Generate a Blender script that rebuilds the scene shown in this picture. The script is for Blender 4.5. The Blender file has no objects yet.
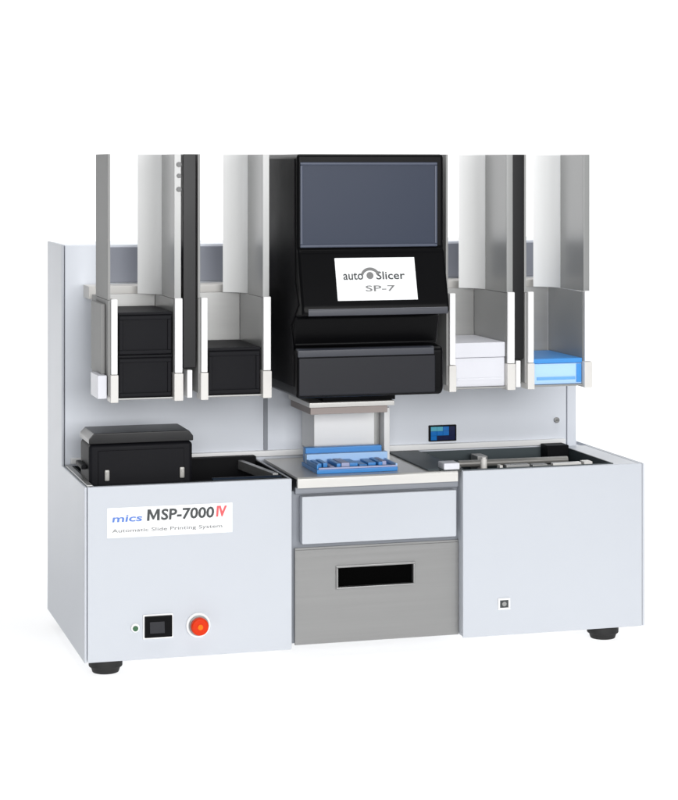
import bpy, bmesh, math, random
from mathutils import Vector, Matrix
random.seed(7)
S = bpy.context.scene
COL = S.collection
R = math.radians

# ------------------------------------------------------------------ camera
cam = bpy.data.cameras.new('camera')
cam.sensor_fit = 'HORIZONTAL'; cam.sensor_width = 36.0
cam.lens = 109.469
cam.shift_y = -0.34821
cam.clip_start = 0.05; cam.clip_end = 60
co = bpy.data.objects.new('camera', cam); COL.objects.link(co)
co.location = (-0.42895, -2.69268, 0.65590)
co.rotation_euler = (R(90), 0, R(-16.0897))
S.camera = co

# ------------------------------------------------------------------ world, lamps, exposure
w = bpy.data.worlds.new('World'); S.world = w; w.use_nodes = True
w.node_tree.nodes['Background'].inputs[0].default_value = (0.93, 0.96, 1.0, 1)
w.node_tree.nodes['Background'].inputs[1].default_value = 0.18
S.view_settings.view_transform = 'Standard'
S.view_settings.look = 'None'
S.view_settings.exposure = 0.0
S.view_settings.gamma = 1.0
S.cycles.use_denoising = True
S.cycles.max_bounces = 8

def area(name, loc, target, sx, sy, power, col=(1, 1, 1)):
    l = bpy.data.lights.new(name, 'AREA'); l.shape = 'RECTANGLE'
    l.size = sx; l.size_y = sy; l.energy = power; l.color = col
    o = bpy.data.objects.new(name, l); COL.objects.link(o)
    o.location = loc
    d = Vector(target) - Vector(loc)
    o.rotation_euler = d.to_track_quat('-Z', 'Y').to_euler()
    return o
area('key_softbox', (0.25, -3.4, 0.92), (0.35, 0.1, 0.35), 2.8, 1.1, 102)
area('top_softbox', (0.45, -0.15, 2.3), (0.42, 0.1, 0.2), 1.6, 1.2, 34)
area('added_table_light', (0.45, -0.42, -0.6), (0.45, -0.42, 0.0), 2.3, 1.4, 19)  # unseen lamp added under the sheet to whiten floor and lift contact shadow
area('added_sweep_light', (0.45, 1.6, -0.45), (0.45, 0.9, 0.05), 4.0, 0.8, 47)  # unseen lamp added to clear the grey from the sweep's curve
area('added_backdrop_light', (0.6, 2.9, 0.60), (0.6, 1.5, 0.62), 3.6, 2.2, 88)  # unseen lamp added behind the sheet so the backdrop burns out white

# ------------------------------------------------------------------ materials
def mat(name, col, rough=0.5, metal=0.0, spec=0.5, coat=0.0, var=0.0, vscale=(12, 12, 12), bump=0.0, bscale=400.0, aniso=False):
    m = bpy.data.materials.new(name); m.use_nodes = True
    nt = m.node_tree; b = nt.nodes['Principled BSDF']
    b.inputs['Base Color'].default_value = (*col, 1)
    b.inputs['Roughness'].default_value = rough
    b.inputs['Metallic'].default_value = metal
    b.inputs['Specular IOR Level'].default_value = spec
    b.inputs['Coat Weight'].default_value = coat
    tc = nt.nodes.new('ShaderNodeTexCoord')
    if var > 0:
        mp = nt.nodes.new('ShaderNodeMapping'); mp.inputs['Scale'].default_value = vscale
        n = nt.nodes.new('ShaderNodeTexNoise'); n.inputs['Scale'].default_value = 1.0; n.inputs['Detail'].default_value = 5
        nt.links.new(tc.outputs['Object'], mp.inputs[0]); nt.links.new(mp.outputs[0], n.inputs['Vector'])
        cr = nt.nodes.new('ShaderNodeMix'); cr.data_type = 'RGBA'
        cr.inputs[6].default_value = (*[c * (1 - var) for c in col], 1)
        cr.inputs[7].default_value = (*[min(1, c * (1 + var)) for c in col], 1)
        nt.links.new(n.outputs['Fac'], cr.inputs[0]); nt.links.new(cr.outputs[2], b.inputs['Base Color'])
        mr = nt.nodes.new('ShaderNodeMapRange')
        mr.inputs['To Min'].default_value = max(0.02, rough * 0.85); mr.inputs['To Max'].default_value = rough * 1.15
        nt.links.new(n.outputs['Fac'], mr.inputs[0]); nt.links.new(mr.outputs[0], b.inputs['Roughness'])
    if bump > 0:
        n2 = nt.nodes.new('ShaderNodeTexNoise'); n2.inputs['Scale'].default_value = bscale; n2.inputs['Detail'].default_value = 3
        nt.links.new(tc.outputs['Object'], n2.inputs['Vector'])
        bp = nt.nodes.new('ShaderNodeBump'); bp.inputs['Strength'].default_value = bump; bp.inputs['Distance'].default_value = 0.0006
        nt.links.new(n2.outputs['Fac'], bp.inputs['Height']); nt.links.new(bp.outputs[0], b.inputs['Normal'])
    return m
M = {}
M['paint'] = mat('white_paint', (0.515, 0.540, 0.582), 0.42, var=0.012, vscale=(6, 6, 6), bump=0.12, bscale=900)
M['litpaint'] = mat('white_paint_lifted', (0.67, 0.70, 0.755), 0.42, var=0.012, vscale=(6, 6, 6), bump=0.12, bscale=900)  # same paint made paler, light on the shadowed column put in the colour
M['paint2'] = mat('grey_blue_paint', (0.22, 0.235, 0.28), 0.45, var=0.03, bump=0.1, bscale=900)
M['seam'] = mat('seam_grey', (0.24, 0.255, 0.285), 0.5, var=0.03)
M['lidgloss'] = mat('lid_gloss', (0.004, 0.004, 0.005), 0.30, spec=0.35, var=0.05)
M['gapshade'] = mat('gap_shade_black', (0.004, 0.004, 0.005), 0.34, spec=0.25, var=0.05)
M['guide'] = mat('satin_guide_metal', (0.25, 0.254, 0.25), 0.24, spec=0.9, var=0.02, vscale=(9, 9, 1.5))
M['greyguide'] = mat('grey_guide_metal', (0.30, 0.30, 0.295), 0.6, spec=0.2, var=0.04, vscale=(60, 60, 3))
M['guidesheen'] = mat('white_guide_sheen', (0.86, 0.865, 0.86), 0.30, spec=0.6, var=0.01, vscale=(9, 9, 1.5))  # bright sheen of the guide's bend put into a paler colour
M['edge'] = mat('white_edge', (0.80, 0.80, 0.80), 0.35, var=0.01)
M['beige'] = mat('beige_bracket', (0.63, 0.615, 0.59), 0.4, var=0.05)
M['silver'] = mat('brushed_steel', (0.265, 0.265, 0.263), 0.34, metal=0.6, var=0.06, vscale=(6, 260, 260))
M['lip'] = mat('polished_alloy', (0.66, 0.65, 0.625), 0.3, metal=0.25, var=0.03, vscale=(5, 200, 200))
M['latchsteel'] = mat('latch_steel', (0.36, 0.35, 0.33), 0.35, metal=0.4, var=0.06)
M['greymetal'] = mat('grey_metal', (0.30, 0.30, 0.295), 0.35, metal=0.5, var=0.06, vscale=(20, 20, 120))
M['black'] = mat('black_plastic', (0.005, 0.005, 0.006), 0.55, spec=0.08, var=0.1, bump=0.15, bscale=700)
M['blackgloss'] = mat('black_gloss', (0.003, 0.003, 0.0035), 0.32, spec=0.08, var=0.05)
M['charcoal'] = mat('charcoal_plastic', (0.013, 0.0135, 0.018), 0.45, spec=0.22, var=0.08, bump=0.1, bscale=800)
M['traydark'] = mat('tray_black', (0.006, 0.006, 0.008), 0.55, spec=0.12, var=0.1, bump=0.1, bscale=600)
M['screen'] = mat('smoked_screen', (0.034, 0.043, 0.068), 0.26, spec=0.10, coat=0.0, var=0.03, vscale=(8, 8, 8))
M['bezelhighlight'] = mat('bezel_highlight', (0.058, 0.070, 0.105), 0.35, spec=0.3, var=0.05)  # paler slate ring, the screen's edge highlights put in its colour
M['liphighlight'] = mat('lip_highlight', (0.040, 0.043, 0.055), 0.3, spec=0.4, var=0.06)  # slate paler than the head, highlight on lip and ledge put in colour
M['slatewell'] = mat('slate_liner', (0.050, 0.065, 0.072), 0.5, spec=0.3, var=0.08)
M['blackwell'] = mat('black_liner', (0.004, 0.006, 0.008), 0.5, spec=0.15, var=0.08)
M['void'] = mat('matt_black', (0.002, 0.002, 0.002), 0.9, spec=0.0, var=0.1)
M['blue'] = mat('blue_plastic', (0.04, 0.26, 0.66), 0.35, var=0.06, vscale=(30, 30, 30))
M['lightblue'] = mat('light_blue_plastic', (0.40, 0.62, 0.92), 0.4, var=0.04)
M['midblue'] = mat('mid_blue_plastic', (0.13, 0.37, 0.74), 0.4, var=0.04)
M['lavender'] = mat('lavender_plastic', (0.40, 0.44, 0.66), 0.45, var=0.06)
M['whiteplastic'] = mat('white_plastic', (0.64, 0.645, 0.69), 0.4, var=0.015)
M['label'] = mat('label_paper', (0.84, 0.85, 0.86), 0.5, var=0.01)
M['inkblue'] = mat('ink_blue', (0.09, 0.20, 0.58), 0.5, var=0.05)
M['inkblack'] = mat('ink_black', (0.035, 0.04, 0.042), 0.5, var=0.05)
M['inkgrey'] = mat('ink_grey', (0.17, 0.17, 0.17), 0.5, var=0.05)
M['inkred'] = mat('ink_red', (0.80, 0.09, 0.10), 0.5, var=0.05)
M['rubber'] = mat('black_rubber', (0.010, 0.010, 0.010), 0.7, var=0.1, bump=0.2)
M['orange'] = mat('orange_button', (0.62, 0.032, 0.003), 0.4, spec=0.15, var=0.04)
M['orangedot'] = mat('orange_centre', (0.85, 0.17, 0.006), 0.4, spec=0.15, var=0.04)
M['green'] = mat('dark_green_lens', (0.03, 0.11, 0.045), 0.25, var=0.05)
M['dispblue'] = mat('display_blue', (0.006, 0.16, 0.52), 0.2, coat=0.4, var=0.05)
M['dispcyan'] = mat('display_cyan', (0.10, 0.42, 0.55), 0.2, var=0.05)
M['dispnavy'] = mat('display_navy', (0.006, 0.012, 0.06), 0.2, var=0.05)
M['inkroller'] = mat('dark_blue_rubber', (0.012, 0.022, 0.040), 0.45, spec=0.3, var=0.1)
M['brown'] = mat('warm_grey', (0.30, 0.255, 0.24), 0.5, var=0.05)

# ------------------------------------------------------------------ mesh builder
ORIG = {}
class MB:
    def __init__(s): s.bm = bmesh.new()
    def _merge(s, t, mi):
        for f in t.faces: f.material_index = mi
        me = bpy.data.meshes.new('t'); t.to_mesh(me); t.free()
        s.bm.from_mesh(me); bpy.data.meshes.remove(me)
    def box(s, x0, x1, y0, y1, z0, z1, mi=0, bev=0.0, seg=2):
        t = bmesh.new(); bmesh.ops.create_cube(t, size=1)
        for v in t.verts:
            v.co = Vector((x0 + (v.co.x + .5) * (x1 - x0), y0 + (v.co.y + .5) * (y1 - y0), z0 + (v.co.z + .5) * (z1 - z0)))
        if bev > 0:
            bmesh.ops.bevel(t, geom=t.edges[:], offset=bev, segments=seg, affect='EDGES', profile=0.5)
        s._merge(t, mi); return s
    def prism(s, pts, axis, a, b, mi=0, bev=0.0, seg=2):
        """pts: outline in the plane across axis ('x': (y,z); 'y': (x,z); 'z': (x,y))"""
        t = bmesh.new()
        def P(p, q): return {'x': (q, p[0], p[1]), 'y': (p[0], q, p[1]), 'z': (p[0], p[1], q)}[axis]
        A = [t.verts.new(P(p, a)) for p in pts]; B = [t.verts.new(P(p, b)) for p in pts]
        t.faces.new(A); t.faces.new(B[::-1]); n = len(pts)
        for i in range(n): t.faces.new((A[i], A[(i + 1) % n], B[(i + 1) % n], B[i]))
        bmesh.ops.recalc_face_normals(t, faces=t.faces[:])
        if bev > 0:
            bmesh.ops.bevel(t, geom=t.edges[:], offset=bev, segments=seg, affect='EDGES', profile=0.5)
        s._merge(t, mi); return s
    def cyl(s, c, r, h, axis='y', mi=0, n=40, r2=None, bev=0.0):
        t = bmesh.new()
        bmesh.ops.create_cone(t, cap_ends=True, segments=n, radius1=r, radius2=r if r2 is None else r2, depth=h)
        if bev > 0:
            ed = [e for e in t.edges if len(e.link_faces) == 2 and any(len(f.verts) > 4 for f in e.link_faces)]
            bmesh.ops.bevel(t, geom=ed, offset=bev, segments=3, affect='EDGES', profile=0.5)
        m = Matrix.Identity(4)
        if axis == 'y': m = Matrix.Rotation(R(90), 4, 'X')     # +z -> -y
        if axis == 'x': m = Matrix.Rotation(R(90), 4, 'Y')
        bmesh.ops.transform(t, matrix=Matrix.Translation(c) @ m, verts=t.verts[:])
        s._merge(t, mi); return s
    def ring(s, x0, x1, z0, z1, wd, y0, y1, mi=0, bev=0.0):
        """rectangular frame facing -y, mitred from four butted bars"""
        s.box(x0, x1, y0, y1, z1 - wd, z1, mi, bev); s.box(x0, x1, y0, y1, z0, z0 + wd, mi, bev)
        s.box(x0, x0 + wd, y0, y1, z0 + wd, z1 - wd, mi, bev); s.box(x1 - wd, x1, y0, y1, z0 + wd, z1 - wd, mi, bev)
        return s
    def text(s, body, x0, x1, z0, z1, y, mi=0, bold=0.0, shear=0.0, thick=0.0003):
        c = bpy.data.curves.new('t', 'FONT'); c.body = body; c.size = 1; c.extrude = 0.01; c.offset = bold; c.shear = shear; c.resolution_u = 3
        o = bpy.data.objects.new('t', c); COL.objects.link(o)
        dg = bpy.context.evaluated_depsgraph_get()
        me = bpy.data.meshes.new_from_object(o.evaluated_get(dg))
        tb = bmesh.new(); tb.from_mesh(me); bmesh.ops.triangulate(tb, faces=tb.faces[:]); tb.to_mesh(me); tb.free()
        xs = [v.co.x for v in me.vertices]; ys = [v.co.y for v in me.vertices]
        ax, bx, ay, by = min(xs), max(xs), min(ys), max(ys)
        for v in me.vertices:
            zz = (v.co.z + 0.01) / 0.02
            v.co = (x0 + (v.co.x - ax) / (bx - ax) * (x1 - x0), y - zz * thick, z0 + (v.co.y - ay) / (by - ay) * (z1 - z0))
        t = bmesh.new(); t.from_mesh(me)
        s._merge(t, mi)
        bpy.data.meshes.remove(me); bpy.data.objects.remove(o); bpy.data.curves.remove(c)
        return s
    def xf(s, m): bmesh.ops.transform(s.bm, matrix=m, verts=s.bm.verts[:]); return s
    def build(s, name, mats, parent=None, origin=None, smooth=35):
        vs = [v.co for v in s.bm.verts]
        if origin is None:
            lo = [min(v[i] for v in vs) for i in range(3)]; hi = [max(v[i] for v in vs) for i in range(3)]
            origin = Vector(((lo[0] + hi[0]) / 2, (lo[1] + hi[1]) / 2, lo[2]))
        origin = Vector(origin)
        bmesh.ops.translate(s.bm, vec=-origin, verts=s.bm.verts[:])
        me = bpy.data.meshes.new(name); s.bm.to_mesh(me); s.bm.free()
        for m in (mats if isinstance(mats, (list, tuple)) else [mats]): me.materials.append(M[m] if isinstance(m, str) else m)
        if smooth:
            for p in me.polygons: p.use_smooth = True
            me.set_sharp_from_angle(angle=R(smooth))
        o = bpy.data.objects.new(name, me); COL.objects.link(o)
        if smooth:
            wn = o.modifiers.new('weighted_normals', 'WEIGHTED_NORMAL'); wn.keep_sharp = True; wn.weight = 100
        ORIG[o] = origin
        if parent is not None:
            o.parent = parent; o.location = origin - ORIG[parent]
        else: o.location = origin
        return o
def tag(o, label=None, cat=None, group=None, kind=None):
    if label: o['label'] = label
    if cat: o['category'] = cat
    if group: o['group'] = group
    if kind: o['kind'] = kind
    return o
def kids(o): return [c for c in bpy.data.objects if c.parent is o]
def copy_tree(o, parent, shift):
    c = o.copy(); COL.objects.link(c); ORIG[c] = ORIG[o] + Vector(shift)
    if parent is not None: c.parent = parent
    if parent is None or parent in TOPS: c.location = o.location + Vector(shift)
    for ch in kids(o):
        d = ch.copy(); COL.objects.link(d); d.parent = c; ORIG[d] = ORIG[ch] + Vector(shift)
    return c

# ------------------------------------------------------------------ white ground: translucent sweep added so lamps below and behind burn out shadows
tm = bpy.data.materials.new('translucent_acrylic'); tm.use_nodes = True
nt = tm.node_tree; nt.nodes.remove(nt.nodes['Principled BSDF'])
tr = nt.nodes.new('ShaderNodeBsdfTranslucent'); tr.inputs[0].default_value = (0.93, 0.93, 0.93, 1)
df = nt.nodes.new('ShaderNodeBsdfDiffuse'); df.inputs[0].default_value = (0.9, 0.9, 0.9, 1)
mx = nt.nodes.new('ShaderNodeMixShader'); mx.inputs[0].default_value = 0.45
nt.links.new(tr.outputs[0], mx.inputs[1]); nt.links.new(df.outputs[0], mx.inputs[2])
nt.links.new(mx.outputs[0], nt.nodes['Material Output'].inputs[0])
FZ = -0.0195
prof = [(-1.9, FZ), (0.6, FZ)]
for k in range(1, 25):
    a = R(90 * k / 24); prof.append((0.6 + 0.9 * math.sin(a), FZ + 0.9 - 0.9 * math.cos(a)))
prof.append((1.5, 3.0))
bm = bmesh.new(); rows = [[bm.verts.new((x, y, z)) for x in (-3.0, 4.0)] for y, z in prof]
for a, b in zip(rows, rows[1:]): bm.faces.new((a[0], a[1], b[1], b[0]))
me = bpy.data.meshes.new('backdrop'); bm.to_mesh(me); bm.free(); me.materials.append(tm)
for p in me.polygons: p.use_smooth = True
o = bpy.data.objects.new('backdrop', me); COL.objects.link(o); o['kind'] = 'structure'

# ------------------------------------------------------------------ the machine
root = bpy.data.objects.new('benchtop_machine', None); COL.objects.link(root)
root.location = (0.4, 0.17, FZ); ORIG[root] = Vector(root.location); root.empty_display_size = 0.1
TOPS = {root}
tag(root, 'white benchtop lab machine with black central head, four upright tray bays and rubber feet', 'lab machine')

HT = 0.231       # deck height
CD = 0.2014      # depth of the cabinets, where the column starts
BD = 0.345       # full depth
CH = 0.5425      # column height

# side sheets: L-shaped on the left (cabinet + column)
b = MB(); b.prism([(0.0012, 0), (BD, 0), (BD, CH), (CD, CH), (CD, HT), (0.0012, HT)], 'x', 0.0, 0.0035, bev=0.0012)
b.build('side_panel', 'paint', root)
b = MB(); b.prism([(0.0012, 0), (BD, 0), (BD, HT), (0.0012, HT)], 'x', 0.7965, 0.80, bev=0.0012)
b.build('side_panel', 'paint', root)

# column
b = MB()
b.box(0.0045, 0.7640, CD + 0.0015, BD - 0.001, 0.003, CH - 0.001, bev=0.002)
b.box(0.7645, 0.7800, CD + 0.0005, BD - 0.001, 0.003, CH - 0.001, bev=0.002)
b.box(0.7800, 0.7960, CD + 0.0025, BD - 0.002, 0.003, HT - 0.004)
col = b.build('rear_column', 'litpaint', root)
MB().box(0.052, 0.760, CD - 0.0025, CD + 0.0035, 0.4880, 0.5380, bev=0.001).build('upper_back_plate', 'paint2', col)
MB().box(0.012, 0.760, CD - 0.0060, CD + 0.0035, 0.2335, 0.2420, bev=0.0015).build('base_ledge', 'edge', col)
MB().box(0.2925, 0.2985, CD - 0.0010, CD + 0.0035, 0.2425, 0.3400, bev=0.0006).build('seam_strip', 'seam', col)
b = MB(); b.cyl((0.747, CD - 0.0005, 0.270), 0.0042, 0.004, mi=0, bev=0.0008); b.box(0.7440, 0.7500, CD - 0.0030, CD - 0.0020, 0.2695, 0.2705, 1)
b.build('screw', ['greymetal', 'inkblack'], col)
b = MB()
b.box(0.5440, 0.5870, CD - 0.0020, CD + 0.0035, 0.2450, 0.2690, 0, bev=0.001)
x0, z0, cw, ch = 0.5465, 0.2470, 0.0095, 0.0067
pat = [[1, 3, 3, 3], [1, 1, 1, 3], [2, 2, 1, 3]]
for r_, row in enumerate(pat):
    for c_, k in enumerate(row):
        b.box(x0 + c_ * cw, x0 + (c_ + 1) * cw - 0.0003, CD - 0.0026, CD - 0.0015, z0 + r_ * ch, z0 + (r_ + 1) * ch - 0.0003, k)
b.build('display', ['blackgloss', 'dispblue', 'dispcyan', 'dispnavy', 'greymetal'], col)
# hanging rail carrying the bays
b = MB(); b.box(0.030, 0.262, 0.150, CD - 0.003, 0.4680, 0.4860, bev=0.0015); b.build('bay_rail', 'beige', col)
b = MB(); b.box(0.492, 0.735, 0.150, CD - 0.003, 0.4680, 0.4860, bev=0.0015); b.build('bay_rail', 'beige', col)

# two base cabinets: open boxes with a bevelled skin
def cabinet(x0, x1, wx0, wx1, wy0, wy1):
    t = bmesh.new()
    b = MB()
    b.box(x0, x1, 0.0, 0.004, 0.0, HT, bev=0.0016)                   # front sheet
    b.box(x0 + 0.001, x1 - 0.001, 0.0045, CD - 0.001, 0.0015, 0.006)  # bottom
    b.box(x1 - 0.0035, x1, 0.0045, CD - 0.001, 0.0065, HT, bev=0.001)
    b.box(x0, x0 + 0.0035, 0.0045, CD - 0.001, 0.0065, HT, bev=0.001)
    # deck round the well
    zt0, zt1 = HT - 0.004, HT - 0.0006
    ax0, ax1, ay0, ay1 = x0 + 0.004, x1 - 0.004, 0.0048, CD - 0.001
    if wx0 > ax0: b.box(ax0, wx0, ay0, ay1, zt0, zt1)
    if wx1 < ax1: b.box(wx1, ax1, ay0, ay1, zt0, zt1)
    b.box(max(ax0, wx0), min(ax1, wx1), ay0, wy0, zt0, zt1)
    if wy1 < ay1: b.box(max(ax0, wx0), min(ax1, wx1), wy1, ay1, zt0, zt1)
    t.free()
    return b
def liner(x0, x1, y0, y1, zb, zt, th=0.002):
    b = MB()
    b.box(x0, x1, y0, y1, zb, zb + th)
    b.box(x0, x0 + th, y0, y1, zb + th, zt); b.box(x1 - th, x1, y0, y1, zb + th, zt)
    b.box(x0 + th, x1 - th, y0, y0 + th, zb + th, zt); b.box(x0 + th, x1 - th, y1 - th, y1, zb + th, zt)
    return b
cl = cabinet(0.0040, 0.2817, 0.014, 0.2775, 0.010, 0.196).build('base_cabinet', 'paint', root)
liner(0.0142, 0.2773, 0.0102, 0.1958, 0.155, HT + 0.0004).build('deck_well', 'blackwell', cl)
b = MB(); b.prism([(0.0042, 0.006), (0.0118, 0.006), (0.0118, 0.198), (0.0042, 0.198)], 'z', HT - 0.0004, HT + 0.0022, bev=0.0008)
b.build('rim_trim', 'greymetal', cl)
cr_ = cabinet(0.5263, 0.7960, 0.53035, 0.7560, 0.010, 0.196).build('base_cabinet', 'paint', root)
liner(0.5305, 0.7558, 0.0102, 0.1958, 0.155, HT + 0.0004).build('deck_well', 'slatewell', cr_)

# label, switch, lamp, button on the left cabinet
b = MB()
b.box(0.0300, 0.1990, -0.0007, 0.0006, 0.1630, 0.2025, 0, bev=0.0002)
b.text('mics', 0.0365, 0.0765, 0.1835, 0.1925, -0.0007, 1, bold=0.02, shear=0.1)
b.prism([(0.0830, 0.1835), (0.0864, 0.1835), (0.0868, 0.1930), (0.0905, 0.1850), (0.0925, 0.1850), (0.0965, 0.1930), (0.0965, 0.1835), (0.1000, 0.1835), (0.1004, 0.1985), (0.0962, 0.1985), (0.0920, 0.1895), (0.0880, 0.1985), (0.0838, 0.1985)], 'y', -0.0010, -0.0006, 2)
b.text('SP-7000', 0.1020, 0.1740, 0.1835, 0.1985, -0.0007, 2, bold=0.025, shear=0.06)
b.text('IV', 0.1765, 0.1915, 0.1845, 0.1990, -0.0007, 3, bold=0.045, shear=0.1)
b.text('Automatic Slide Printing System', 0.0365, 0.1850, 0.1685, 0.1745, -0.0007, 4, bold=0.004)
b.build('name_label', ['label', 'inkblue', 'inkblack', 'inkred', 'inkgrey'], cl)
b = MB()
b.box(0.0775, 0.1180, -0.0022, 0.0006, 0.0270, 0.0595, 0, bev=0.0008)
b.build('switch_frame', 'edge', cl)
sw = MB().box(0.0795, 0.1165, -0.0045, 0.0004, 0.0290, 0.0575, 0, bev=0.001)
b = sw; b.prism([(-0.0046, 0.0350), (-0.0068, 0.0350), (-0.0050, 0.0500), (-0.0044, 0.0500)], 'x', 0.0860, 0.1060, 1, bev=0.0004)
b.build('power_switch', ['blackgloss', 'charcoal'], cl)
b = MB(); b.cyl((0.0672, -0.0012, 0.0430), 0.0058, 0.004, mi=0, bev=0.0008); b.cyl((0.0672, -0.0035, 0.0425), 0.0036, 0.003, mi=1, bev=0.001)
b.build('indicator_lamp', ['edge', 'green'], cl)
b = MB(); b.cyl((0.1521, -0.0015, 0.0415), 0.0165, 0.004, mi=0, bev=0.001); b.cyl((0.1521, -0.0050, 0.0415), 0.0135, 0.004, mi=3, bev=0.001)
b.cyl((0.1521, -0.0105, 0.0415), 0.0118, 0.010, mi=1, bev=0.003); b.cyl((0.1521, -0.0158, 0.0415), 0.0036, 0.002, mi=2, bev=0.0006)
b.build('push_button', ['edge', 'orange', 'orangedot', 'greymetal'], cl)
# small socket on the right cabinet
b = MB(); b.ring(0.5775, 0.5955, 0.0360, 0.0520, 0.0028, -0.0020, 0.0006, 0, bev=0.0006); b.box(0.5803, 0.5927, -0.0012, 0.0005, 0.0388, 0.0492, 1)
b.cyl((0.5865, -0.0016, 0.0440), 0.0032, 0.0012, mi=2)
b.build('socket', ['edge', 'inkblack', 'greymetal'], cr_)

# bits inside the right deck well
b = MB(); b.box(0.5000, 0.5230, 0.004, 0.030, 0.2330, 0.2420, 0, bev=0.0012); b.box(0.4960, 0.5270, 0.006, 0.028, 0.2290, 0.2328, 1)
b.build('sensor_block', ['whiteplastic', 'inkblack'], cr_)
b = MB(); b.cyl((0.5640, 0.020, 0.2345), 0.0045, 0.018, 'z', bev=0.001); b.cyl((0.5640, 0.020, 0.2445), 0.0030, 0.003, 'z')
b.build('locating_pin', 'beige', cr_)
MB().box(0.5950, 0.6300, 0.012, 0.022, 0.2280, 0.2350, bev=0.001).build('spacer', 'greymetal', cr_)
MB().box(0.6650, 0.7080, 0.012, 0.022, 0.2280, 0.2345, bev=0.001).build('spacer', 'lip', cr_)
MB().box(0.7180, 0.7520, 0.165, 0.1935, 0.2100, 0.2370, bev=0.001).build('sensor_cover', 'black', cr_)

for (xa, xb, ya, yb, z1, m_) in ((0.5850, 0.5900, 0.012, 0.024, 0.2350, 'beige'), (0.6020, 0.6180, 0.150, 0.180, 0.2280, 'greymetal'), (0.6350, 0.6580, 0.014, 0.026, 0.2335, 'greymetal'),
                          (0.5400, 0.5560, 0.090, 0.130, 0.2240, 'greymetal'), (0.6300, 0.7000, 0.080, 0.110, 0.2180, 'silver'), (0.7120, 0.7250, 0.012, 0.028, 0.2350, 'beige')):
    MB().box(xa, xb, ya, yb, 0.1575, z1, bev=0.0012).build('well_block', m_, cr_)
b = MB(); b.cyl((0.6500, 0.130, 0.2210), 0.0050, 0.1700, 'x', bev=0.0008)
b.build('well_shaft', 'latchsteel', cr_)
MB().box(0.1560, 0.2760, 0.1780, 0.1935, 0.2000, 0.2375, bev=0.0015).build('well_bar', 'black', cl)
b = MB(); b.cyl((0.2250, 0.026, 0.2250), 0.0075, 0.0960, 'x', bev=0.001)
b.build('well_roller', 'inkroller', cl)
b = MB(); b.prism([(0.2480, 0.176), (0.2560, 0.176), (0.2730, 0.040), (0.2650, 0.040)], 'z', 0.2200, 0.2330, bev=0.0008)
b.build('well_guide', 'greymetal', cl)
# centre section: chassis, lip, drawer, steel panel
CY = 0.017
b = MB(); b.box(0.2820, 0.5260, CY + 0.006, CD - 0.001, 0.003, 0.2100)
ctr = b.build('centre_chassis', 'seam', root)
b = MB()
b.prism([(0.0035, 0.2165), (0.0035, 0.2290), (0.006, 0.2310), (0.190, 0.2310), (0.190, 0.2275), (0.010, 0.2275), (0.010, 0.2165)], 'x', 0.2905, 0.5205, 0, bev=0.0006)
b.build('platform', 'lip', ctr)
b = MB(); b.box(0.4790, 0.5255, 0.012, 0.1955, 0.2314, 0.2334, 0)
b.build('deck_strip', 'slatewell', ctr)
b = MB(); b.box(0.2905, 0.5250, CY - 0.002, CY + 0.004, 0.2070, 0.2160, bev=0.0008)
b.build('drawer_rail', 'seam', ctr)
b = MB(); b.box(0.2975, 0.5195, CY - 0.010, CY + 0.005, 0.1395, 0.2045, bev=0.002)
b.build('drawer', 'paint', ctr)
b = MB()
sx0, sx1, sz0, sz1 = 0.3510, 0.4590, 0.0770, 0.1035
b.box(0.2905, sx0, CY, CY + 0.004, 0.0015, 0.1300); b.box(sx1, 0.5255, CY, CY + 0.004, 0.0015, 0.1300)
b.box(sx0, sx1, CY, CY + 0.004, 0.0015, sz0); b.box(sx0, sx1, CY, CY + 0.004, sz1, 0.1300)
b.box(0.2905, 0.5255, CY + 0.001, CY + 0.004, 0.1302, 0.1330)
fp = b.build('steel_panel', 'silver', ctr)
b = MB(); b.ring(sx0 - 0.003, sx1 + 0.003, sz0 - 0.003, sz1 + 0.003, 0.003, CY - 0.0025, CY + 0.002, 0, bev=0.0008)
b.build('slot_frame', 'silver', ctr)
b = MB(); b.box(sx0, sx1, CY + 0.0045, CY + 0.0055, sz0, sz1); b.build('slot_backing', 'void', ctr)

# feet
for (fx, fy) in ((0.033, 0.030), (0.748, 0.030), (0.036, 0.300), (0.745, 0.300)):
    b = MB(); b.cyl((fx, fy, -0.0060), 0.0225, 0.0125, 'z', bev=0.002); b.cyl((fx, fy, -0.0155), 0.0175, 0.0079, 'z', 0, r2=0.0200, bev=0.0008)
    b.build('foot', 'rubber', root)

# ------------------------------------------------------------------ black central head
HX0, HX1 = 0.2730, 0.4775
TOPZ = 0.6690
prof = [(-0.060, TOPZ), (-0.060, 0.5440), (-0.0640, 0.5400), (-0.0860, 0.4660), (-0.0860, 0.4560), (-0.0450, 0.4520),
        (-0.0330, 0.4120), (-0.0560, 0.4100), (-0.0600, 0.4070), (-0.0600, 0.3520), (-0.0540, 0.3450), (0.170, 0.3450), (0.170, TOPZ)]
b = MB(); b.prism(prof, 'x', HX0, HX1, 0, bev=0.0045, seg=3)
head = b.build('printing_head', 'blackgloss', root)
b = MB(); b.box(0.2770, 0.4670, -0.0620, -0.0590, 0.5455, 0.6575, 0, bev=0.0008)
b.build('screen', 'screen', head)
b = MB(); b.ring(0.2765, 0.4675, 0.5450, 0.6580, 0.0038, -0.0632, -0.0600, 0, bev=0.0010)
b.build('screen_bezel', 'bezelhighlight', head)
b = MB(); b.box(0.2750, 0.4650, -0.0622, -0.0590, 0.3490, 0.3990, 0, bev=0.0016)
b.build('lower_cover', 'charcoal', head)
b = MB(); b.prism([(-0.0870, 0.4560), (-0.0870, 0.4640), (-0.0840, 0.4664), (-0.0780, 0.4664), (-0.0780, 0.4560)], 'x', HX0 + 0.008, HX1 - 0.003, 0, bev=0.0008)
b.build('lip_strip', 'liphighlight', head)
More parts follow.
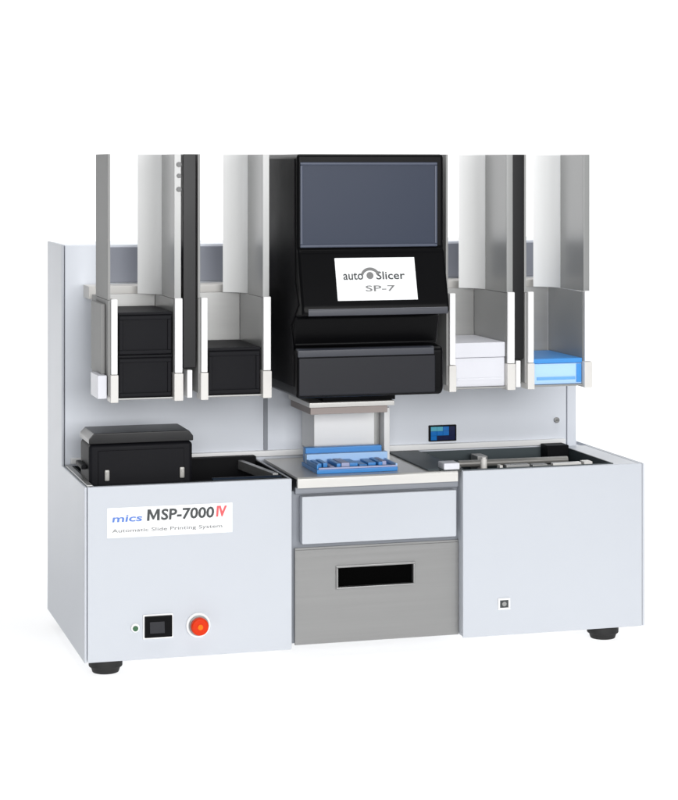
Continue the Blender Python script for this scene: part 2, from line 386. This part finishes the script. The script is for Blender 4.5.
b = MB(); b.prism([(-0.0610, 0.4000), (-0.0610, 0.4090), (-0.0585, 0.4112), (-0.0480, 0.4112), (-0.0480, 0.4000)], 'x', HX0 + 0.001, HX1 - 0.014, 0, bev=0.0008)
b.build('ledge_strip', 'liphighlight', head)
# side cover: a thin plate on the left flank
b = MB(); b.prism([(-0.050, TOPZ - 0.006), (-0.050, 0.500), (-0.070, 0.470), (-0.030, 0.440), (-0.045, 0.400), (-0.045, 0.360), (0.150, 0.360), (0.150, TOPZ - 0.006)], 'x', HX0 - 0.0015, HX0 + 0.0005, 0, bev=0.0006)
b.build('side_cover', 'black', head)
# nameplate: built upright at y=0, then leaned onto the sloping face
b = MB(); hw, hh = 0.0555, 0.0290
b.box(-hw, hw, -0.0012, 0.0008, -hh, hh, 0, bev=0.0004)
b.text('auto', -0.0455, -0.0180, -0.0010, 0.0090, -0.0012, 1, bold=0.012)
b.text('Slicer', 0.0000, 0.0400, -0.0010, 0.0100, -0.0012, 1, bold=0.012)
b.text('SP-7', -0.0160, 0.0250, -0.0170, -0.0090, -0.0012, 2, bold=0.01)
arc = []
for k in range(17):
    a = R(165 - 150 * k / 16); arc.append((-0.008 + 0.0135 * math.cos(a), 0.003 + 0.0125 * math.sin(a)))
for k in range(17):
    a = R(15 + 150 * k / 16); arc.append((-0.008 + 0.0100 * math.cos(a), 0.003 + 0.0085 * math.sin(a)))
b.prism(arc, 'y', -0.0016, -0.0010, 2)
b.cyl((-0.0085, -0.0013, 0.0045), 0.0048, 0.0008, mi=2)
ang = math.atan2(0.022, 0.074)
b.xf(Matrix.Translation((0.3775, -0.0747, 0.5030)) @ Matrix.Rotation(-ang, 4, 'X'))
b.build('nameplate', ['label', 'inkblack', 'inkgrey'], head)

# feeder under the head
b = MB(); b.box(0.3225, 0.4460, 0.060, 0.175, 0.3180, 0.3250, 0, bev=0.001)
fd = b.build('feed_plate', 'lip', root)
MB().box(0.3250, 0.4370, 0.064, 0.172, 0.3080, 0.3175, bev=0.001).build('feed_plate_base', 'brown', fd)
MB().box(0.3483, 0.4385, 0.130, 0.198, 0.2470, 0.3076, bev=0.002).build('feed_chute', 'edge', fd)
MB().box(0.4390, 0.4490, 0.140, 0.198, 0.2470, 0.3076, bev=0.001).build('chute_guide', 'greymetal', fd)
MB().box(0.4495, 0.4580, 0.120, 0.190, 0.2312, 0.3076, bev=0.001).build('chute_cover', 'edge', fd)
b = MB(); b.box(0.345, 0.450, 0.070, 0.165, 0.3252, 0.3455); b.build('feed_neck', 'black', fd)

# ------------------------------------------------------------------ tray bays (four of them, one built and copied)
def bay_meshes():
    bay = MB()
    # floor plate and back plate of the holder
    bay.box(0.0432, 0.1195, 0.0, 0.132, 0.3440, 0.3465, 0, bev=0.0005)
    bay.box(0.0432, 0.1195, 0.1322, 0.1350, 0.3440, 0.4760, 0, bev=0.0005)
    bay.box(0.060, 0.100, 0.1352, CD - 0.0062, 0.400, 0.440, 0)
    o = bay.build('tray_bay', 'greymetal', root)
    # upper left guide: thin sheet seen edge-on
    g = MB()
    pts = [(0.0315, 0.002), (0.0345, 0.002), (0.0345, 0.098), (0.0420, 0.1035), (0.0420, 0.1060), (0.0315, 0.1000)]
    g.prism(pts, 'z', 0.4765, 0.6690)
    g.box(0.0315, 0.0425, 0.0, 0.132, 0.3500, 0.4760, 0, bev=0.0006)
    g.build('guide_plate', 'greyguide', o)
    # right guide: one curved sheet, its sheen coloured as grey wall and white bend
    g = MB(); xi, r = 0.1200, 0.044
    g.prism([(xi, 0.002), (xi + 0.003, 0.002), (xi + 0.003, 0.0858), (xi, 0.0858)], 'z', 0.4765, 0.6690)
    g.box(0.1197, 0.1225, 0.004, 0.132, 0.3500, 0.4760, 0)
    g.build('guide_wall', 'guide', o)
    g = MB(); inner = []; outer = []
    for k in range(0, 15):
        a = R(66 * k / 14)
        inner.append((xi - r + r * math.cos(a), 0.086 + r * math.sin(a)))
        outer.append((xi - r + (r + 0.003) * math.cos(a), 0.086 + (r + 0.003) * math.sin(a)))
    g.prism(inner + outer[::-1], 'z', 0.4765, 0.6690)
    g.build('curved_edge', 'guidesheen', o)
    # front flange of the right guide
    g = MB(); g.box(0.1200, 0.1290, -0.0005, 0.0018, 0.4765, 0.6690, 0, bev=0.0004)
    g.build('guide_flange', 'guide', o)
    # white front edges of the holder
    for (a, c) in ((0.0345, 0.0430), (0.1197, 0.1300)):
        g = MB(); g.box(a, c, -0.0060, -0.0008, 0.3785, 0.4775, 0, bev=0.001)
        g.build('edge_strip', 'edge', o)
        g = MB(); g.box(a - 0.001, c + 0.001, -0.0070, 0.020, 0.3415, 0.3780, 0, bev=0.0012)
        g.build('corner_bracket', 'beige', o)
    return o
bay = bay_meshes()
BX = [0.0, 0.1210, 0.4705, 0.5860]
bays = [bay] + [copy_tree(bay, root, (dx, 0, 0)) for dx in BX[1:]]
for q in bays: q['group'] = 'tray bays on the column'
# extra parts: small bracket on the first bay, black rails whose colour deepens the shade in the gaps
b = MB(); b.box(0.0180, 0.0305, 0.004, 0.060, 0.3460, 0.3770, 0, bev=0.0012)
b.build('bay_bracket', 'whiteplastic', root)
b = MB(); b.box(0.0250, 0.0308, 0.020, 0.10, 0.3772, 0.4700, 0, bev=0.001); b.build('bay_bracket', 'greyguide', root)
for x0 in (0.1325, 0.5995):
    b = MB(); b.box(x0, x0 + 0.0175, 0.0020, 0.100, 0.3840, 0.6690, 0, bev=0.001)
    b.build('gap_shade_rail', 'gapshade', root)
    b = MB(); b.box(x0 + 0.005, x0 + 0.012, 0.000, 0.030, 0.3445, 0.3815, 0, bev=0.001)
    b.build('divider_bracket', 'edge', root)
b = MB()
for zc, s_ in ((0.655, 0.0035), (0.640, 0.003), (0.622, 0.0035)):
    b.cyl((0.1262, -0.0012, zc), s_, 0.002, mi=0, bev=0.0005)
b.build('guide_screw', 'inkgrey', root)

# ------------------------------------------------------------------ loose things: trays in the bays, the tray on the platform, the case on the left deck
def black_tray(xa, xb, z0, z1):
    b = MB(); y0, y1 = 0.004, 0.124
    b.box(xa, xb, y0, y1, z0, z1 - 0.004, 0, bev=0.0012)
    b.box(xa - 0.0005, xb + 0.0005, y0 - 0.001, y1 + 0.0005, z1 - 0.0038, z1, 0, bev=0.001)
    b.ring(xa + 0.001, xb - 0.001, z0 + 0.001, z1 - 0.005, 0.005, y0 - 0.0022, y0 + 0.001, 0, bev=0.0008)
    return b.build('black_tray', 'traydark')
t1 = black_tray(0.0455, 0.1175, 0.3467, 0.4030)
t2 = t1.copy(); COL.objects.link(t2); t2.location.z += 0.0565
t3 = t1.copy(); COL.objects.link(t3); t3.location.x += 0.1210; t3.location.z += 0.0
t3.scale = (1, 1, 1.12)
for t_, l in ((t1, 'lower black tray of the two stacked in the leftmost bay'), (t2, 'upper black tray of the two stacked in the leftmost bay'),
              (t3, 'single black tray in the bay just left of the black head')):
    tag(t_, l, 'tray', 'black trays standing in the bays')
b = MB(); xa, xb = 0.5145, 0.5890
b.box(xa, xb, 0.003, 0.124, 0.3467, 0.3870, bev=0.0012); b.box(xa - 0.0004, xb + 0.0004, 0.0022, 0.125, 0.3873, 0.4080, bev=0.0012)
b.box(xa + 0.004, xb - 0.004, 0.0022, 0.006, 0.3560, 0.3590, bev=0.0006)
tag(b.build('white_tray', 'whiteplastic'), 'plain white lidded tray in the bay just right of the black head', 'tray')
b = MB(); xa, xb = 0.6305, 0.7045
b.box(xa, xb, 0.003, 0.124, 0.3467, 0.3760, 0, bev=0.0012)
b.box(xa + 0.006, xb - 0.010, 0.0015, 0.005, 0.3530, 0.3570, 1, bev=0.0006)
b.box(xb - 0.0085, xb - 0.001, 0.0012, 0.005, 0.3490, 0.3750, 2, bev=0.0006)
b.box(xa - 0.0004, xb + 0.0004, 0.0022, 0.125, 0.3763, 0.3830, 2, bev=0.001)
tag(b.build('blue_tray', ['lightblue', 'midblue', 'blue']), 'light blue tray with darker rim in the rightmost bay', 'tray')

# blue tray lying on the platform below the head
b = MB(); xa, xb, ya, yb = 0.3240, 0.4400, 0.026, 0.108
zb = 0.2312
b.box(xa, xb, ya, yb, zb, zb + 0.0060, 0, bev=0.001)
b.box(xa + 0.002, xb - 0.002, yb - 0.014, yb, zb + 0.0062, zb + 0.0270, 1, bev=0.0015)
b.box(xa + 0.0005, xb + 0.003, yb - 0.026, yb - 0.0145, zb + 0.0062, zb + 0.0195, 2, bev=0.0012)
b.box(xa, xa + 0.003, ya + 0.001, yb - 0.0265, zb + 0.0062, zb + 0.0125, 1, bev=0.001)
b.box(xb - 0.003, xb, ya + 0.001, yb - 0.0265, zb + 0.0062, zb + 0.0105, 2, bev=0.001)
random.seed(21); x = xa + 0.005; k = 0
while x < xb - 0.010:
    wd = random.uniform(0.005, 0.012); hz = zb + random.uniform(0.0085, 0.0140); y0 = ya + random.choice((0.006, 0.010, 0.016))
    b.box(x, min(x + wd, xb - 0.0035), y0, yb - 0.0275, zb + 0.0062, hz, random.choice((1, 1, 1, 2, 3)), bev=0.0010)
    x += wd + random.uniform(0.0008, 0.0030); k += 1
b.box(xa + 0.002, xb - 0.002, ya - 0.0015, ya + 0.0045, zb + 0.0062, zb + 0.0085, 3, bev=0.0006)
tag(b.build('slide_tray', ['blue', 'blue', 'lightblue', 'lavender', 'beige']), 'bright blue slotted tray lying on the metal platform under the head', 'tray')

# black case standing in the left deck well
cx0, cx1, cy0, cy1 = 0.0110, 0.1515, 0.030, 0.105
case = bpy.data.objects.new('black_case', None); COL.objects.link(case)
case.location = ((cx0 + cx1) / 2, (cy0 + cy1) / 2, 0.1572); ORIG[case] = Vector(case.location)
tag(case, 'black lidded case with two silver latches standing in the left deck well', 'case')
b = MB(); b.box(cx0, cx1, cy0, cy1, 0.1572, 0.2830, bev=0.006, seg=4); b.box(cx0 + 0.012, cx1 - 0.012, cy0 - 0.0015, cy0 + 0.003, 0.1650, 0.2740, 0, bev=0.001)
b.build('body', 'traydark', case)
b = MB(); b.prism([(cx0 - 0.0005, 0.2835), (cx1 + 0.0005, 0.2835), (cx1 + 0.0005, 0.2900), (cx1 - 0.0055, 0.2975), (cx0 + 0.0065, 0.2975), (cx0 - 0.0005, 0.2900)], 'y', cy0 - 0.001, cy1 + 0.001, 0, bev=0.0012)
b.build('lid', 'lidgloss', case)
for x in (0.0345, 0.1360):
    b = MB(); b.box(x - 0.0034, x + 0.0034, cy0 - 0.0050, cy0 - 0.0005, 0.2340, 0.2490, 0, bev=0.0016); b.cyl((x, cy0 - 0.0055, 0.2440), 0.0016, 0.002)
    b.build('latch', 'latchsteel', case)
b = MB(); b.box(cx0 - 0.008, cx0 - 0.0003, 0.045, 0.095, 0.2480, 0.2540, 0, bev=0.0015)
b.build('handle', 'black', case)
